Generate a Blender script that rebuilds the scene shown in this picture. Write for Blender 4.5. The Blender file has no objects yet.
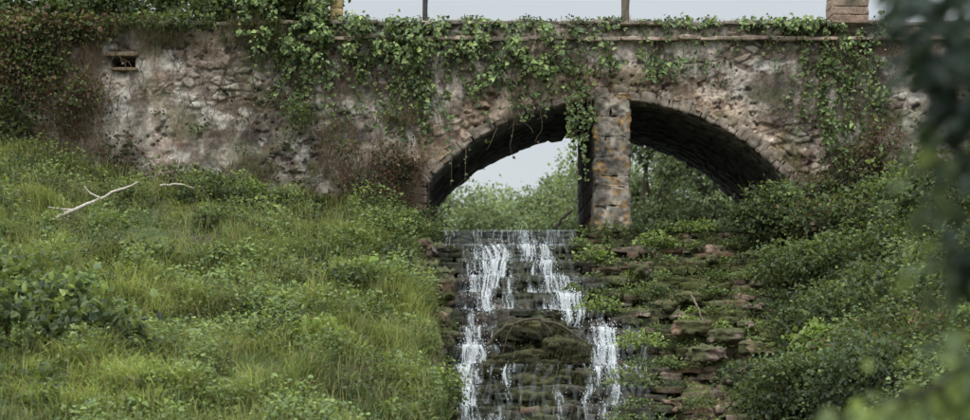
import bpy, math
import numpy as np
rng=np.random.default_rng(11)
SC=bpy.context.scene
# ---------------- noise -----------------
def _h(ix,iy,iz,seed):
    n=(ix*374761393+iy*668265263+iz*2147483647+seed*1274126177)&0xffffffff
    n=((n^(n>>13))*1274126177)&0xffffffff
    n=((n^(n>>15))*668265263)&0xffffffff
    return ((n^(n>>16))&0xffffff)/float(0xffffff)
def vn2(x,y,seed=0):
    x=np.asarray(x,float);y=np.asarray(y,float)
    ix=np.floor(x).astype(np.int64);iy=np.floor(y).astype(np.int64)
    fx=x-ix;fy=y-iy;fx=fx*fx*(3-2*fx);fy=fy*fy*(3-2*fy);z=np.zeros_like(ix)
    a=_h(ix,iy,z,seed);b=_h(ix+1,iy,z,seed);c=_h(ix,iy+1,z,seed);d=_h(ix+1,iy+1,z,seed)
    return (a*(1-fx)+b*fx)*(1-fy)+(c*(1-fx)+d*fx)*fy
def fbm(x,y,o=4,seed=0):
    s=0;a=1;t=0
    x=np.asarray(x,float);y=np.asarray(y,float)
    for i in range(o):
        s=s+a*vn2(x*2**i+i*13.7,y*2**i+i*7.1,seed+i);t+=a;a*=.5
    return s/t
def vn3(P,seed=0):
    I=np.floor(P).astype(np.int64);f=P-I;f=f*f*(3-2*f);r=0
    for dx in (0,1):
        for dy in (0,1):
            for dz in (0,1):
                w=(f[...,0] if dx else 1-f[...,0])*(f[...,1] if dy else 1-f[...,1])*(f[...,2] if dz else 1-f[...,2])
                r=r+w*_h(I[...,0]+dx,I[...,1]+dy,I[...,2]+dz,seed)
    return r
def voro(x,y,seed=0,jit=.8):
    ix=np.floor(x).astype(np.int64);iy=np.floor(y).astype(np.int64)
    f1=np.full(x.shape,9.);f2=np.full(x.shape,9.);idv=np.zeros(x.shape);z=np.zeros_like(ix)
    for dx in (-1,0,1):
        for dy in (-1,0,1):
            cx=ix+dx;cy=iy+dy
            px=cx+.5+jit*(_h(cx,cy,z,seed)-.5);py=cy+.5+jit*(_h(cx,cy,z+1,seed)-.5)
            d=np.hypot(px-x,py-y);k=_h(cx,cy,z+2,seed)
            n=d<f1
            f2=np.where(n,f1,np.minimum(f2,d));idv=np.where(n,k,idv);f1=np.where(n,d,f1)
    return f1,f2,idv
def ss(a,b,x):
    t=np.clip((x-a)/(b-a),0,1);return t*t*(3-2*t)
def nrm(v):
    return v/np.maximum(np.linalg.norm(v,axis=-1,keepdims=True),1e-9)
def mix(a,b,t):
    a=np.asarray(a,float);b=np.asarray(b,float);t=np.asarray(t)[...,None]
    return a*(1-t)+b*t
# ---------------- mesh creation -----------------
def mk(name,V,Fs,mat,col=None,smooth=False,parent=None):
    V=np.ascontiguousarray(V,dtype=np.float32).reshape(-1,3)
    if not isinstance(Fs,list):Fs=[Fs]
    me=bpy.data.meshes.new(name)
    me.vertices.add(len(V));me.vertices.foreach_set('co',V.ravel())
    li=np.concatenate([f.ravel() for f in Fs]).astype(np.int32)
    tot=np.concatenate([np.full(len(f),f.shape[1]) for f in Fs]).astype(np.int32)
    st=np.concatenate([[0],np.cumsum(tot)[:-1]]).astype(np.int32)
    me.loops.add(len(li));me.loops.foreach_set('vertex_index',li)
    me.polygons.add(len(tot));me.polygons.foreach_set('loop_start',st)
    me.update(calc_edges=True)
    me.polygons.foreach_set('use_smooth',np.full(len(tot),smooth,dtype=bool))
    if col is not None:
        col=np.asarray(col,dtype=np.float32)
        if col.shape[1]==3:col=np.concatenate([col,np.ones((len(col),1),np.float32)],1)
        a=me.color_attributes.new('Col','FLOAT_COLOR','POINT');a.data.foreach_set('color',np.ascontiguousarray(col).ravel())
    me.validate()
    if mat:me.materials.append(mat)
    o=bpy.data.objects.new(name,me);SC.collection.objects.link(o)
    if parent:o.parent=parent
    return o
def empty(name):
    o=bpy.data.objects.new(name,None);SC.collection.objects.link(o);return o
def gridF(nu,nv,off=0):
    i=np.arange(nu-1)[:,None]*nv+np.arange(nv-1)[None,:]
    i=i.ravel()+off
    return np.stack([i,i+nv,i+nv+1,i+1],1)
def cube_t(n):
    g=np.linspace(-1,1,n+1);P=[];F=[]
    A,B=np.meshgrid(g,g,indexing='ij');A=A.ravel();B=B.ravel()
    for k,(s) in enumerate([(0,1),(0,-1),(1,1),(1,-1),(2,1),(2,-1)]):
        ax,sg=s;p=np.zeros((len(A),3));p[:,ax]=sg
        o=[(ax+1)%3,(ax+2)%3];p[:,o[0]]=A;p[:,o[1]]=B
        f=gridF(n+1,n+1,len(A)*k)
        if sg<0:f=f[:,::-1]
        P.append(p);F.append(f)
    P=np.concatenate(P);F=np.concatenate(F)
    u,inv=np.unique(np.round(P,5),axis=0,return_inverse=True)
    return u,inv.ravel()[F]
CT={n:cube_t(n) for n in (3,5,8,14)}
def blocks(C,S,R=None,r=.25,amp=.02,fr=6.,n=5,seed=0,Rm=None,rough=.5):
    T,F=CT[n];C=np.asarray(C,float);S=np.asarray(S,float);B=len(C)
    T=np.sign(T)*np.abs(T)**.8
    m=S.min(1)*r*2
    P=T[None]*S[:,None]
    q=np.clip(P,-(S-m[:,None])[:,None],(S-m[:,None])[:,None]);d=P-q
    N=nrm(d+1e-6*P);P=q+N*m[:,None,None]*np.minimum(1,np.linalg.norm(d,axis=-1,keepdims=True)/m[:,None,None])
    if R is not None:
        c=np.cos(R)[:,None];s=np.sin(R)[:,None]
        def rz(v):return np.stack([v[...,0]*c-v[...,1]*s,v[...,0]*s+v[...,1]*c,v[...,2]],-1)
        P=rz(P);N=rz(N)
    if Rm is not None:
        P=np.einsum('bij,bkj->bki',Rm,P);N=np.einsum('bij,bkj->bki',Rm,N)
    P=P+C[:,None]
    h=vn3(P*fr,seed)-.5+rough*(vn3(P*fr*2.7,seed+3)-.5)+rough*.5*(vn3(P*fr*6,seed+5)-.5)
    P=P+N*(h*amp*2)[...,None]
    K=len(T);FF=(F[None]+np.arange(B)[:,None,None]*K).reshape(-1,4)
    return P,N,FF
class Tubes:
    def __init__(s):s.V=[];s.F=[];s.C=[];s.n=0
    def add(s,P,r,col,k=6):
        P=np.asarray(P,float);r=np.broadcast_to(np.asarray(r,float),(len(P),))
        t=nrm(np.gradient(P,axis=0));up=np.array([0.13,.37,.92]);a=nrm(np.cross(t,up));b=np.cross(t,a)
        th=np.arange(k)*2*np.pi/k
        V=P[:,None]+r[:,None,None]*(np.cos(th)[None,:,None]*a[:,None]+np.sin(th)[None,:,None]*b[:,None])
        i=np.arange(len(P)-1)[:,None]*k;j=np.arange(k)[None]
        F=np.stack([i+j,i+(j+1)%k,i+k+(j+1)%k,i+k+j],-1).reshape(-1,4)+s.n
        s.V.append(V.reshape(-1,3));s.F.append(F);c=np.broadcast_to(np.asarray(col,float),(len(P)*k,3))*rng.uniform(.8,1.2,(len(P)*k,1));s.C.append(c);s.n+=len(P)*k
    def build(s,name,mat,parent=None):
        return mk(name,np.concatenate(s.V),np.concatenate(s.F),mat,np.concatenate(s.C),True,parent)
TL=np.array([[0,0,0],[.18,.42,.08],[.62,.34,.1],[1,0,-.12],[.62,-.34,.1],[.18,-.42,.08]])
class Leaves:
    def __init__(s):s.a=[]
    def add(s,P,D,N,S,C,asp=1.):
        n=len(P);s.a.append((P,np.broadcast_to(D,(n,3)),np.broadcast_to(N,(n,3)),np.broadcast_to(S,(n,)),np.broadcast_to(C,(n,3)),np.broadcast_to(asp,(n,))))
    def build(s,name,mat,parent=None):
        P,D,N,S,C,A=[np.concatenate([q[i] for q in s.a]) for i in range(6)]
        D=nrm(D);side=nrm(np.cross(D,N));N2=np.cross(side,D)
        V=P[:,None]+S[:,None,None]*(TL[None,:,0:1]*D[:,None]+TL[None,:,1:2]*A[:,None,None]*side[:,None]+TL[None,:,2:3]*N2[:,None])
        b=np.arange(len(P))[:,None]*6
        F=np.concatenate([b+np.array([[0,1,2,3]]),b+np.array([[0,3,4,5]])])
        sh=np.array([.8,.95,1.05,1.12,1.05,.95])
        Cc=(C[:,None]*sh[None,:,None]).reshape(-1,3)
        return mk(name,V.reshape(-1,3),F,mat,Cc,False,parent)
def rv(n):return nrm(rng.normal(size=(n,3)))
def palette(n,cols,var=.25):
    cols=np.array(cols);c=cols[rng.integers(0,len(cols),n)];return c*rng.uniform(1-var,1+var,(n,1))
def bush(L,c,rad,n,size,cols,sub=40,asp=1.,spread=.22,up=.5,tubes=None,base=None):
    c=np.array(c,float);rad=np.array(rad,float)
    d=rv(sub);rr=rng.uniform(.25,1.,(sub,1))**.5
    sc=c+d*rr*rad*(.85+.3*rng.random((sub,1)))
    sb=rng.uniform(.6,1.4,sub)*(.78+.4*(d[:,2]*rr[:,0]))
    k=rng.integers(0,sub,n)
    P=sc[k]+rng.normal(size=(n,3))*rad*spread
    o=nrm((P-c)/rad)
    N=nrm(o*.5+np.array([0,0,up])+rv(n)*.7);D=nrm(o*.6+rv(n)*.8+np.array([0,0,-.15]))
    C=palette(n,cols)*sb[k][:,None]
    L.add(P,D,N,size*rng.uniform(.6,1.3,n),C,asp)
    if tubes is not None:
        b=np.array(base if base is not None else c-[0,0,rad[2]])
        for q in sc[::2]:
            t=np.linspace(0,1,6)[:,None];m=b*(1-t)+q*t+np.sin(t*np.pi)*rng.normal(size=3)*rad*.12
            tubes.add(m,np.linspace(.012,.004,6)*max(1,rad.max()),(.07,.05,.035),5)
class Blades:
    def __init__(s):s.V=[];s.C=[];s.n=0
    def add(s,P,h,lean,w,C,tipc=1.3,basec=.5):
        n=len(P);h=np.broadcast_to(h,(n,));w=np.broadcast_to(w,(n,))
        a=rng.uniform(0,2*np.pi,n);sd=np.stack([np.cos(a),np.sin(a),np.zeros(n)],1)*w[:,None]*.5
        m=P+lean*(h*.3)[:,None]+np.array([0,0,1])*(h*.55)[:,None]
        t=P+lean*h[:,None]+np.array([0,0,1])*(h*(.95-.4*np.minimum(1.6,np.linalg.norm(lean,axis=1))))[:,None]
        s.V.append(np.stack([P-sd,P+sd,m+sd*.8,m-sd*.8,t],1).reshape(-1,3))
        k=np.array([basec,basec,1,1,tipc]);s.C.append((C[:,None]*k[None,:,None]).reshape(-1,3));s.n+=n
    def build(s,name,mat,parent=None):
        b=np.arange(s.n)[:,None]*5
        return mk(name,np.concatenate(s.V),[b+np.array([[0,1,2,3]]),b+np.array([[3,2,4]])],mat,np.concatenate(s.C),False,parent)
# ---------------- materials -----------------
def newmat(name):
    m=bpy.data.materials.new(name);m.use_nodes=True;nt=m.node_tree;nt.nodes.clear()
    return m,nt,nt.nodes.new('ShaderNodeOutputMaterial')
def leafmat(name,tr=.35,rough=.5,spec=.3):
    m,nt,o=newmat(name);N=nt.nodes.new;L=nt.links.new
    a=N('ShaderNodeAttribute');a.attribute_name='Col'
    p=N('ShaderNodeBsdfPrincipled');p.inputs['Roughness'].default_value=rough;p.inputs['Specular IOR Level'].default_value=spec
    t=N('ShaderNodeBsdfTranslucent');g=N('ShaderNodeMix');g.data_type='RGBA';g.blend_type='MULTIPLY';g.inputs[0].default_value=1
    g.inputs[7].default_value=(1.45,1.35,.75,1)
    L(a.outputs['Color'],g.inputs[6]);L(g.outputs[2],t.inputs['Color']);L(a.outputs['Color'],p.inputs['Base Color'])
    x=N('ShaderNodeMixShader');x.inputs[0].default_value=tr;L(p.outputs[0],x.inputs[1]);L(t.outputs[0],x.inputs[2]);L(x.outputs[0],o.inputs[0]);return m
def stonemat(name,lichen=0.,fine=22.,bump=.5,lo=.4,hi=1.65):
    m,nt,o=newmat(name);N=nt.nodes.new;L=nt.links.new
    p=N('ShaderNodeBsdfPrincipled');p.inputs['Specular IOR Level'].default_value=.3
    tc=N('ShaderNodeTexCoord')
    a=N('ShaderNodeAttribute');a.attribute_name='Col';src=a.outputs['Color']
    mr=N('ShaderNodeMapRange');L(a.outputs['Alpha'],mr.inputs[0]);mr.inputs[3].default_value=.25;mr.inputs[4].default_value=.92;L(mr.outputs[0],p.inputs['Roughness'])
    n1=N('ShaderNodeTexNoise');n1.inputs['Scale'].default_value=fine;n1.inputs['Detail'].default_value=6;n1.inputs['Roughness'].default_value=.7;L(tc.outputs['Object'],n1.inputs['Vector'])
    r=N('ShaderNodeMapRange');r.inputs[1].default_value=.3;r.inputs[2].default_value=.7;r.inputs[3].default_value=lo;r.inputs[4].default_value=hi;L(n1.outputs['Fac'],r.inputs[0])
    mm=N('ShaderNodeVectorMath');mm.operation='SCALE';L(src,mm.inputs[0]);L(r.outputs[0],mm.inputs['Scale'])
    last=mm.outputs[0]
    if lichen>0:
        n2=N('ShaderNodeTexNoise');n2.inputs['Scale'].default_value=5;n2.inputs['Detail'].default_value=6;n2.inputs['Roughness'].default_value=.65;L(tc.outputs['Object'],n2.inputs['Vector'])
        cr=N('ShaderNodeMapRange');cr.inputs[1].default_value=.53;cr.inputs[2].default_value=.62;cr.inputs[4].default_value=lichen;L(n2.outputs['Fac'],cr.inputs[0])
        mx=N('ShaderNodeMix');mx.data_type='RGBA';L(cr.outputs[0],mx.inputs[0]);L(last,mx.inputs[6]);mx.inputs[7].default_value=(.34,.19,.06,1);last=mx.outputs[2]
    L(last,p.inputs['Base Color'])
    b=N('ShaderNodeBump');b.inputs['Strength'].default_value=bump;b.inputs['Distance'].default_value=.03;L(n1.outputs['Fac'],b.inputs['Height']);L(b.outputs[0],p.inputs['Normal'])
    L(p.outputs[0],o.inputs[0]);return m
M_leaf=leafmat('leaf_green');M_ivy=leafmat('ivy_leaf',.2,.42,.45);M_grass=leafmat('grass_blade',.35,.6,.2)
M_wall=stonemat('rubble_wall',.12,14,.55,.5,1.5);M_block=stonemat('dressed_stone',.15,26,.6,.5,1.5);M_pier=stonemat('lichen_stone',.8,13,.8,.45,1.5)
M_step=stonemat('step_rock',0,24,.7);M_soil=stonemat('soil',0,9,.7);M_bark=stonemat('bark',0,40,.5)
def watermat(name,col=(.02,.035,.03)):
    m,nt,o=newmat(name);N=nt.nodes.new;L=nt.links.new
    p=N('ShaderNodeBsdfPrincipled');p.inputs['Base Color'].default_value=(*col,1);p.inputs['Roughness'].default_value=.06
    tc=N('ShaderNodeTexCoord');n=N('ShaderNodeTexNoise');n.inputs['Scale'].default_value=6;n.inputs['Detail'].default_value=4;L(tc.outputs['Object'],n.inputs['Vector'])
    b=N('ShaderNodeBump');b.inputs['Strength'].default_value=.3;b.inputs['Distance'].default_value=.02;L(n.outputs['Fac'],b.inputs['Height']);L(b.outputs[0],p.inputs['Normal'])
    L(p.outputs[0],o.inputs[0]);return m
M_pool=watermat('pool_water')
def foammat():
    m,nt,o=newmat('falling_water');N=nt.nodes.new;L=nt.links.new
    a=N('ShaderNodeAttribute');a.attribute_name='Col'
    p=N('ShaderNodeBsdfPrincipled');p.inputs['Roughness'].default_value=.25;L(a.outputs['Color'],p.inputs['Base Color'])
    t=N('ShaderNodeBsdfTranslucent');t.inputs[0].default_value=(.8,.86,.9,1);x=N('ShaderNodeMixShader');x.inputs[0].default_value=.3
    L(p.outputs[0],x.inputs[1]);L(t.outputs[0],x.inputs[2])
    tr=N('ShaderNodeBsdfTransparent');x2=N('ShaderNodeMixShader');L(a.outputs['Alpha'],x2.inputs[0]);L(tr.outputs[0],x2.inputs[1]);L(x.outputs[0],x2.inputs[2]);L(x2.outputs[0],o.inputs[0]);return m
M_foam=foammat()
def W(px,py):return (px-485)/60.,(335-py)/60.
# ---------------- terrain -----------------
def edgeL(t):return -.78+.04*np.minimum(t,12)+.12*np.sin(t*2.1)
def edgeR(t):return 5.0-.2*np.minimum(t,7)+.25*np.sin(t*1.7)
def H(x,y):
    x=np.asarray(x,float);y=np.asarray(y,float)
    t=np.maximum(-y,0)
    TLx=np.interp(x,[-40,-12,-8,-6,-4,-1.6,-.8],[4.5,3.6,3.1,2.6,2.3,2.1,1.7])
    TRx=np.interp(x,[2,4,5,6,9,40],[1.1,1.3,1.6,2.1,2.8,4.5])
    n=(fbm(x*.8,y*.8,4,5)-.5)*.8+(fbm(x*3,y*3,3,9)-.5)*.2
    fl=-1.55+.2*(fbm(x*.4,y*.4,3,2)-.5)
    def fmax(a,b):return .5*(a+b+np.sqrt((a-b)**2+.15))
    Lz=fmax(TLx-.275*t+n*ss(0,1,t),fl);Rz=fmax(TRx-.30*t+n*ss(0,1,t),fl)
    s=np.maximum(1.42-.54*t,-2.0)
    z=s+(Lz-s)*ss(0,.22,edgeL(t)-x)
    z=z+(Rz-z)*ss(0,1.3,x-edgeR(t))
    back=1.1+ss(5,12,np.abs(x-3))*3.0+ss(40,75,y)*1.6+ss(90,220,y)*8*fbm(x*.02,y*.02,3,4)
    z=np.where(y>0.6,back,z)
    z=np.where((y>0.1)&(y<=.6),np.minimum(z,1.2),z)
    return z
def axis(a,b,fine,far,lo,hi):
    m=np.arange(a,b,fine);l=[];v=a;st=fine
    while v>lo:
        st*=1.25;v-=st;l.append(v)
    r=[];v=m[-1];st=fine
    while v<hi:
        st*=1.25;v+=st;r.append(v)
    return np.array(l[::-1]+list(m)+r)
xs=axis(-10,10,.08,0,-900,900);ys=axis(-17,1,.08,0,-900,1500)
X,Y=np.meshgrid(xs,ys,indexing='ij');Z=H(X,Y)
x=X.ravel();y=Y.ravel();z=Z.ravel()
gc=mix((.07,.055,.035),(.06,.085,.03),ss(.35,.6,fbm(x*1.5,y*1.5,3,1)))
rockm=(np.abs(x-edgeL(np.maximum(-y,0))+.1)<.22)&(y<0)&(y>-8)
gc=np.where(rockm[:,None],mix((.15,.10,.07),(.08,.065,.05),fbm(x*6,z*6,3,2)),gc)
gcol=np.concatenate([gc,np.ones((len(gc),1))],1)
mk('ground',np.stack([x,y,z],1),gridF(len(xs),len(ys)),M_soil,gcol,True)
# ---------------- bridge -----------------
BR=empty('stone_bridge')
XC,ZC,RA=2.06,-.05,3.98;HS=3.02;ZS=2.55;TOP=5.2;DEPTH=6.0
RO=RA+.15
HX0,HX1,HZ0,HZ1=-6.22,-5.84,4.44,4.64
def wallrelief(x,z):
    wx=x+.22*(fbm(x*2.5,z*2.5,4,31)-.5);wz=z+.22*(fbm(x*2.5,z*2.5,4,32)-.5)
    f1,f2,idv=voro(wx*4.6,wz*9.,3,.95)
    e=ss(0.02,.30,f2-f1)*ss(.5,.2,idv*3.3%1*.55)
    f1b,f2b,idb=voro(wx*10,wz*17,8,.98);eb=ss(0.02,.3,f2b-f1b)
    big=fbm(x*1.3+3,z*1.5,5,21)
    left=ss(-2.4,-3.6,x)*ss(-7.2,-6.,x)*ss(3.4,3.9,z)
    expo=ss(.55,.62,big+.14*left)
    embm=ss(.5,.66,fbm(x*1.7,z*2.2,5,77))
    hs=e*(.015+.05*idv)
    hb=eb*(.004+.022*idb)*embm
    n=fbm(x*5,z*5,6,41)
    pz=fbm(x*11,z*13,4,44);pit=ss(.60,.68,pz)*ss(.42,.6,fbm(x*1.2,z*1.2,3,45))*.035
    h=expo*(hs-.015)+(1-expo)*(.035+hb)+.085*(n-.5)+.18*(fbm(x*.7,z*.7,3,6)-.5)-pit
    hole=(x>HX0)&(x<HX1)&(z>HZ0)&(z<HZ1)
    h=np.where(hole,-.35,h)
    return h,e,idv,expo,eb,idb,n,big,pit,hole,embm
def wallcolor(x,z,R):
    h,e,idv,expo,eb,idb,n,big,pit,hole,embm=R
    cs=mix((.19,.15,.125),(.42,.37,.31),idv);cs=mix(cs,np.array([.25,.17,.13]),(idv*7%1>.8)*.5)
    mort=mix((.07,.055,.045),(.22,.18,.15),fbm(x*3,z*3,3,55))
    cs=mix(mort,cs,e)
    a=fbm(x*2.4,z*2.4,6,51);b=fbm(x*1.1,z*.6,5,52)
    cp=mix((.15,.125,.105),(.44,.385,.335),ss(.32,.66,a))
    cp=mix(cp,np.array([.27,.185,.14]),ss(.48,.66,b)*.5)
    cp=mix(cp,mix(cp*.7,np.array([.35,.30,.26]),ss(.2,.9,idb)*eb),embm*.6)
    c=mix(cp,cs,expo)
    stx=fbm(x*3.5,z*.5,4,66)
    dark=ss(.49,.62,fbm(x*1.6,z*.8,5,61)*.6+stx*.4);c=mix(c,c*np.array([.36,.35,.345]),dark*.72)
    pale=ss(.56,.66,fbm(x*4,z*4,6,62));c=mix(c,np.array([.52,.49,.45]),pale*.6)
    moss=ss(.52,.66,fbm(x*2,z*2,5,63));c=mix(c,np.array([.10,.105,.055]),moss*.55)
    c=mix(c,c*np.array([.42,.45,.4]),ss(4.55,5.2,z+.4*(stx-.5))*.7)
    c=mix(c,c*.4,ss(0,.03,pit))
    sp=vn2(x*50,z*50,3);c=c*(.75+.5*sp)[...,None]
    c=np.where(hole[...,None],np.array([.03,.025,.02]),c)  # dark inside of the recess: its shade is painted into the wall colour
    return c*1.05
def wallface(name,yb,sgn,step,x0=-13.,x1=13.,z0=.6):
    gx=np.arange(x0,x1,step);gz=np.arange(z0,TOP+step*.5,step)
    X,Z=np.meshgrid(gx,gz,indexing='ij');R=wallrelief(X,Z)
    Yv=yb-sgn*(R[0]-.03)
    c=wallcolor(X,Z,R)
    dc=np.hypot(X-XC,Z-ZC);c=mix(c,c*np.array([1.15,1.03,.93]),ss(.6,.3,np.abs(dc-RA-.15))*(Z>ZS))
    ro=RO-.04+.08*(fbm(X*5,Z*5,3,7)-.5)
    inside=(dc<ro)&(np.abs(X-XC)<HS+.1)&(Z>ZS-.3)
    inside|=(np.abs(X-XC)<HS+.08)&(Z<=ZS)
    F=gridF(len(gx),len(gz))
    bad=inside.ravel()[F].all(1);F=F[~bad]
    if sgn<0:F=F[:,::-1]
    return mk(name,np.stack([X.ravel(),Yv.ravel(),Z.ravel()],1),F,M_wall,c.reshape(-1,3),True,BR)
wallface('front_wall',0,1,.0175,-10.5,10.5)
wallface('back_wall',DEPTH,-1,.06)
P,N,F=blocks([[(HX0+HX1)/2,-.0,HZ1+.03],[(HX0+HX1)/2+.02,-.0,HZ0-.02]],[[.27,.09,.035],[.22,.09,.025]],None,.2,.015,8,5,3)
mk('putlog_lintel',P.reshape(-1,3),F,M_block,np.tile((.2,.15,.10),(P.shape[0]*P.shape[1],1)),True,BR)
a0=math.asin(HS/RA);na=150;nd=120
A=np.linspace(-a0,a0,na);Yd=np.linspace(.05,DEPTH-.05,nd)
AA,YY=np.meshgrid(A,Yd,indexing='ij')
f1,f2,idv=voro(AA*RA*3.5,YY*3.5,5);e=ss(.02,.2,f2-f1)
r=RA+.04-e*.05*(.5+idv)
V=np.stack([XC+np.sin(AA)*r,YY,ZC+np.cos(AA)*r],-1).reshape(-1,3)
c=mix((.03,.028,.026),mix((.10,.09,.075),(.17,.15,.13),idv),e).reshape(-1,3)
mk('arch_barrel',V,gridF(na,nd),M_wall,c,True,BR)
for nm,xj in (('jamb',XC-HS),('jamb_far',XC+HS)):
    gz=np.arange(.6,ZS+.05,.05);gy=np.arange(0,DEPTH,.05);Z_,Y_=np.meshgrid(gz,gy,indexing='ij')
    f1,f2,idv=voro(Y_*3.,Z_*6,15);e=ss(.02,.2,f2-f1);s=1 if xj<XC else -1
    V=np.stack([xj-s*.02+s*e*.03,Y_,Z_],-1).reshape(-1,3)
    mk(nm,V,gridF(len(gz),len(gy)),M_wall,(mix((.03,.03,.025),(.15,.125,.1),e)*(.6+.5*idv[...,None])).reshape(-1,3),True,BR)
C=[];S=[];Rm=[];an=-a0
while an<a0:
    w=rng.uniform(.05,.26)
    t=rng.uniform(.15,.27);rr=RA+t/2-.01
    am=an+w/RA/2;aj=am+rng.normal()*.03
    C.append([XC+math.sin(am)*rr,.195-rng.uniform(0,.02),ZC+math.cos(am)*rr]);S.append([w/2+.004,.2,t/2])
    Rm.append([[math.cos(aj),0,math.sin(aj)],[0,1,0],[-math.sin(aj),0,math.cos(aj)]])
    an+=w/RA
P,N,F=blocks(C,S,None,.12,.028,9,5,3,np.array(Rm),.8)
B,K=P.shape[:2];bc=palette(B,[(.30,.245,.20),(.27,.22,.18),(.33,.275,.225)],.08)
cc=np.repeat(bc[:,None],K,1)*(.55+.8*vn3(P*9,5))[...,None];mo=ss(.45,.7,vn3(P*2.2,8));cc=mix(cc,np.array([.12,.10,.075]),mo*.55)
mk('arch_edge',P.reshape(-1,3),F,M_wall,cc.reshape(-1,3),True,BR)
C=[];S=[]
for sx in (-1,1):
    z=.8
    while z<ZS+.05:
        h=rng.uniform(.12,.24);w=rng.uniform(.2,.38)
        C.append([XC+sx*(HS+w/2),.18,z+h/2]);S.append([w/2,.2,h/2-.003]);z+=h
P,N,F=blocks(C,S,None,.15,.03,8,5,4)
B,K=P.shape[:2];bc=palette(B,[(.24,.19,.155),(.2,.17,.145)],.2);cc=np.repeat(bc[:,None],K,1)*(.6+.7*vn3(P*12,5))[...,None]
mk('quoins',P.reshape(-1,3),F,M_block,cc.reshape(-1,3),True,BR)
# pier
px0,px1=1.82,2.42;C=[];S=[];z=1.2
zt=3.98
while z<zt:
    h=min(rng.uniform(.16,.38),zt-z+.02);pr_=lambda:.33+rng.uniform(-.015,.01)
    if rng.random()<.4:
        k=rng.uniform(.3,.7)*(px1-px0)
        C.append([px0+k/2,.25,z+h/2]);S.append([k/2+.004,pr_(),h/2+.008]);C.append([px0+(k+px1-px0)/2,.25,z+h/2]);S.append([(px1-px0-k)/2+.004,pr_(),h/2+.008])
    else:
        C.append([(px0+px1)/2,.25,z+h/2]);S.append([(px1-px0)/2+rng.uniform(-.02,.01),pr_(),h/2+.008])
    z+=h
P,N,F=blocks(C,S,None,.07,.032,7,14,6,None,1.)
B,K=P.shape[:2];bc=palette(B,[(.29,.255,.215),(.27,.24,.20),(.31,.27,.225)],.04);cc=np.repeat(bc[:,None],K,1)*(.5+.85*vn3(P*10,5))[...,None]
cc=mix(cc,cc*.4,ss(.5,.8,vn3(P*[5,5,2.2],25)*.7+vn3(P*[14,14,9],26)*.3))
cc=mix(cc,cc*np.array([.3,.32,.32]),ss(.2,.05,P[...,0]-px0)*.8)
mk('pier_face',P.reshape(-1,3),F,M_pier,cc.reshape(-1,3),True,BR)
C=[];S=[]
for k,yy in enumerate(np.arange(.6,DEPTH-.2,.55)):
    for z in np.arange(1.2,4.0,.3):
        C.append([(px0+px1)/2,yy+.27,z+.15]);S.append([(px1-px0)/2-.02-rng.uniform(0,.015),.272,.148])
P,N,F=blocks(C,S,None,.1,.01,7,3,6);B,K=P.shape[:2]
cc=np.repeat(palette(B,[(.12,.10,.085),(.08,.07,.06)],.2)[:,None],K,1)
mk('pier_core',P.reshape(-1,3),F,M_block,cc.reshape(-1,3),True,BR)
def course(name,x0,x1,z0,h,proud,lmin,lmax,cols,depth=.3,seed=1,dz=.006):
    C=[];S=[];x=x0
    while x<x1:
        l=rng.uniform(lmin,lmax);C.append([x+l/2,depth/2-proud+rng.normal()*.012,z0+h/2+rng.normal()*dz]);S.append([l/2-.002,depth/2,h/2]);x+=l
    P,N,F=blocks(C,S,None,.22,.02,9,5,seed);B,K=P.shape[:2]
    cc=np.repeat(palette(B,cols,.2)[:,None],K,1)*(.45+1.*vn3(P*9,5))[...,None]
    cc=mix(cc,np.array([.06,.065,.035]),ss(.5,.75,vn3(P*3,9))*.7)
    return mk(name,P.reshape(-1,3),F,M_block,cc.reshape(-1,3),True,BR)
course('string_course',-3.,8.,4.90,.07,.12,.3,.9,[(.38,.28,.23),(.32,.25,.21),(.40,.32,.26)],.3,1,.01)
course('coping',-13.,13.,5.16,.07,.07,.2,.6,[(.25,.21,.18),(.30,.25,.21)],.42,2,.014)
gx=np.linspace(-13,13,260);gy=np.linspace(.34,DEPTH-.02,50);X,Y=np.meshgrid(gx,gy,indexing='ij');Zd=4.75+.05*fbm(X*2,Y*2,3,3)
mk('deck',np.stack([X,Y,Zd],-1).reshape(-1,3),gridF(260,50),M_soil,np.tile((.1,.09,.06),(260*50,1)),True,BR)
gz=np.linspace(4.6,5.2,8);X,Z=np.meshgrid(gx,gz,indexing='ij')
mk('parapet_inner',np.stack([X,X*0+.345,Z],-1).reshape(-1,3),gridF(260,8),M_wall,np.tile((.2,.17,.14),(260*8,1)),True,BR)
# ---------------- railing, pillars ----------
RL=empty('bridge_railing')
def post(name,x,r,h,col,k=10,par=RL,y=.12):
    T=Tubes();zz=np.linspace(5.15,5.15+h,9);T.add(np.stack([x+.004*np.sin(zz*9),y+zz*0,zz],1),r*(1+.06*np.sin(zz*17)),col,k)
    T.add([[x,y,5.15+h],[x,y,5.15+h+.012],[x,y,5.15+h+.02]],[r,r*.8,.001],col,k);return T.build(name,M_bark,par)
post('iron_post',W(425,0)[0],.045,1.0,(.06,.06,.06))
post('wood_post',W(626,0)[0],.07,1.02,(.14,.12,.09))
post('iron_post_b',W(225,0)[0],.045,1.0,(.06,.06,.06))
T=Tubes()
for zz in (6.08,5.75):T.add(np.stack([np.linspace(W(338,0)[0],W(850,0)[0],30),np.full(30,.12),zz-.01*np.sin(np.linspace(0,9,30))],1),.022,(.06,.06,.06),8)
T.build('rails',M_bark,RL)
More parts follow.
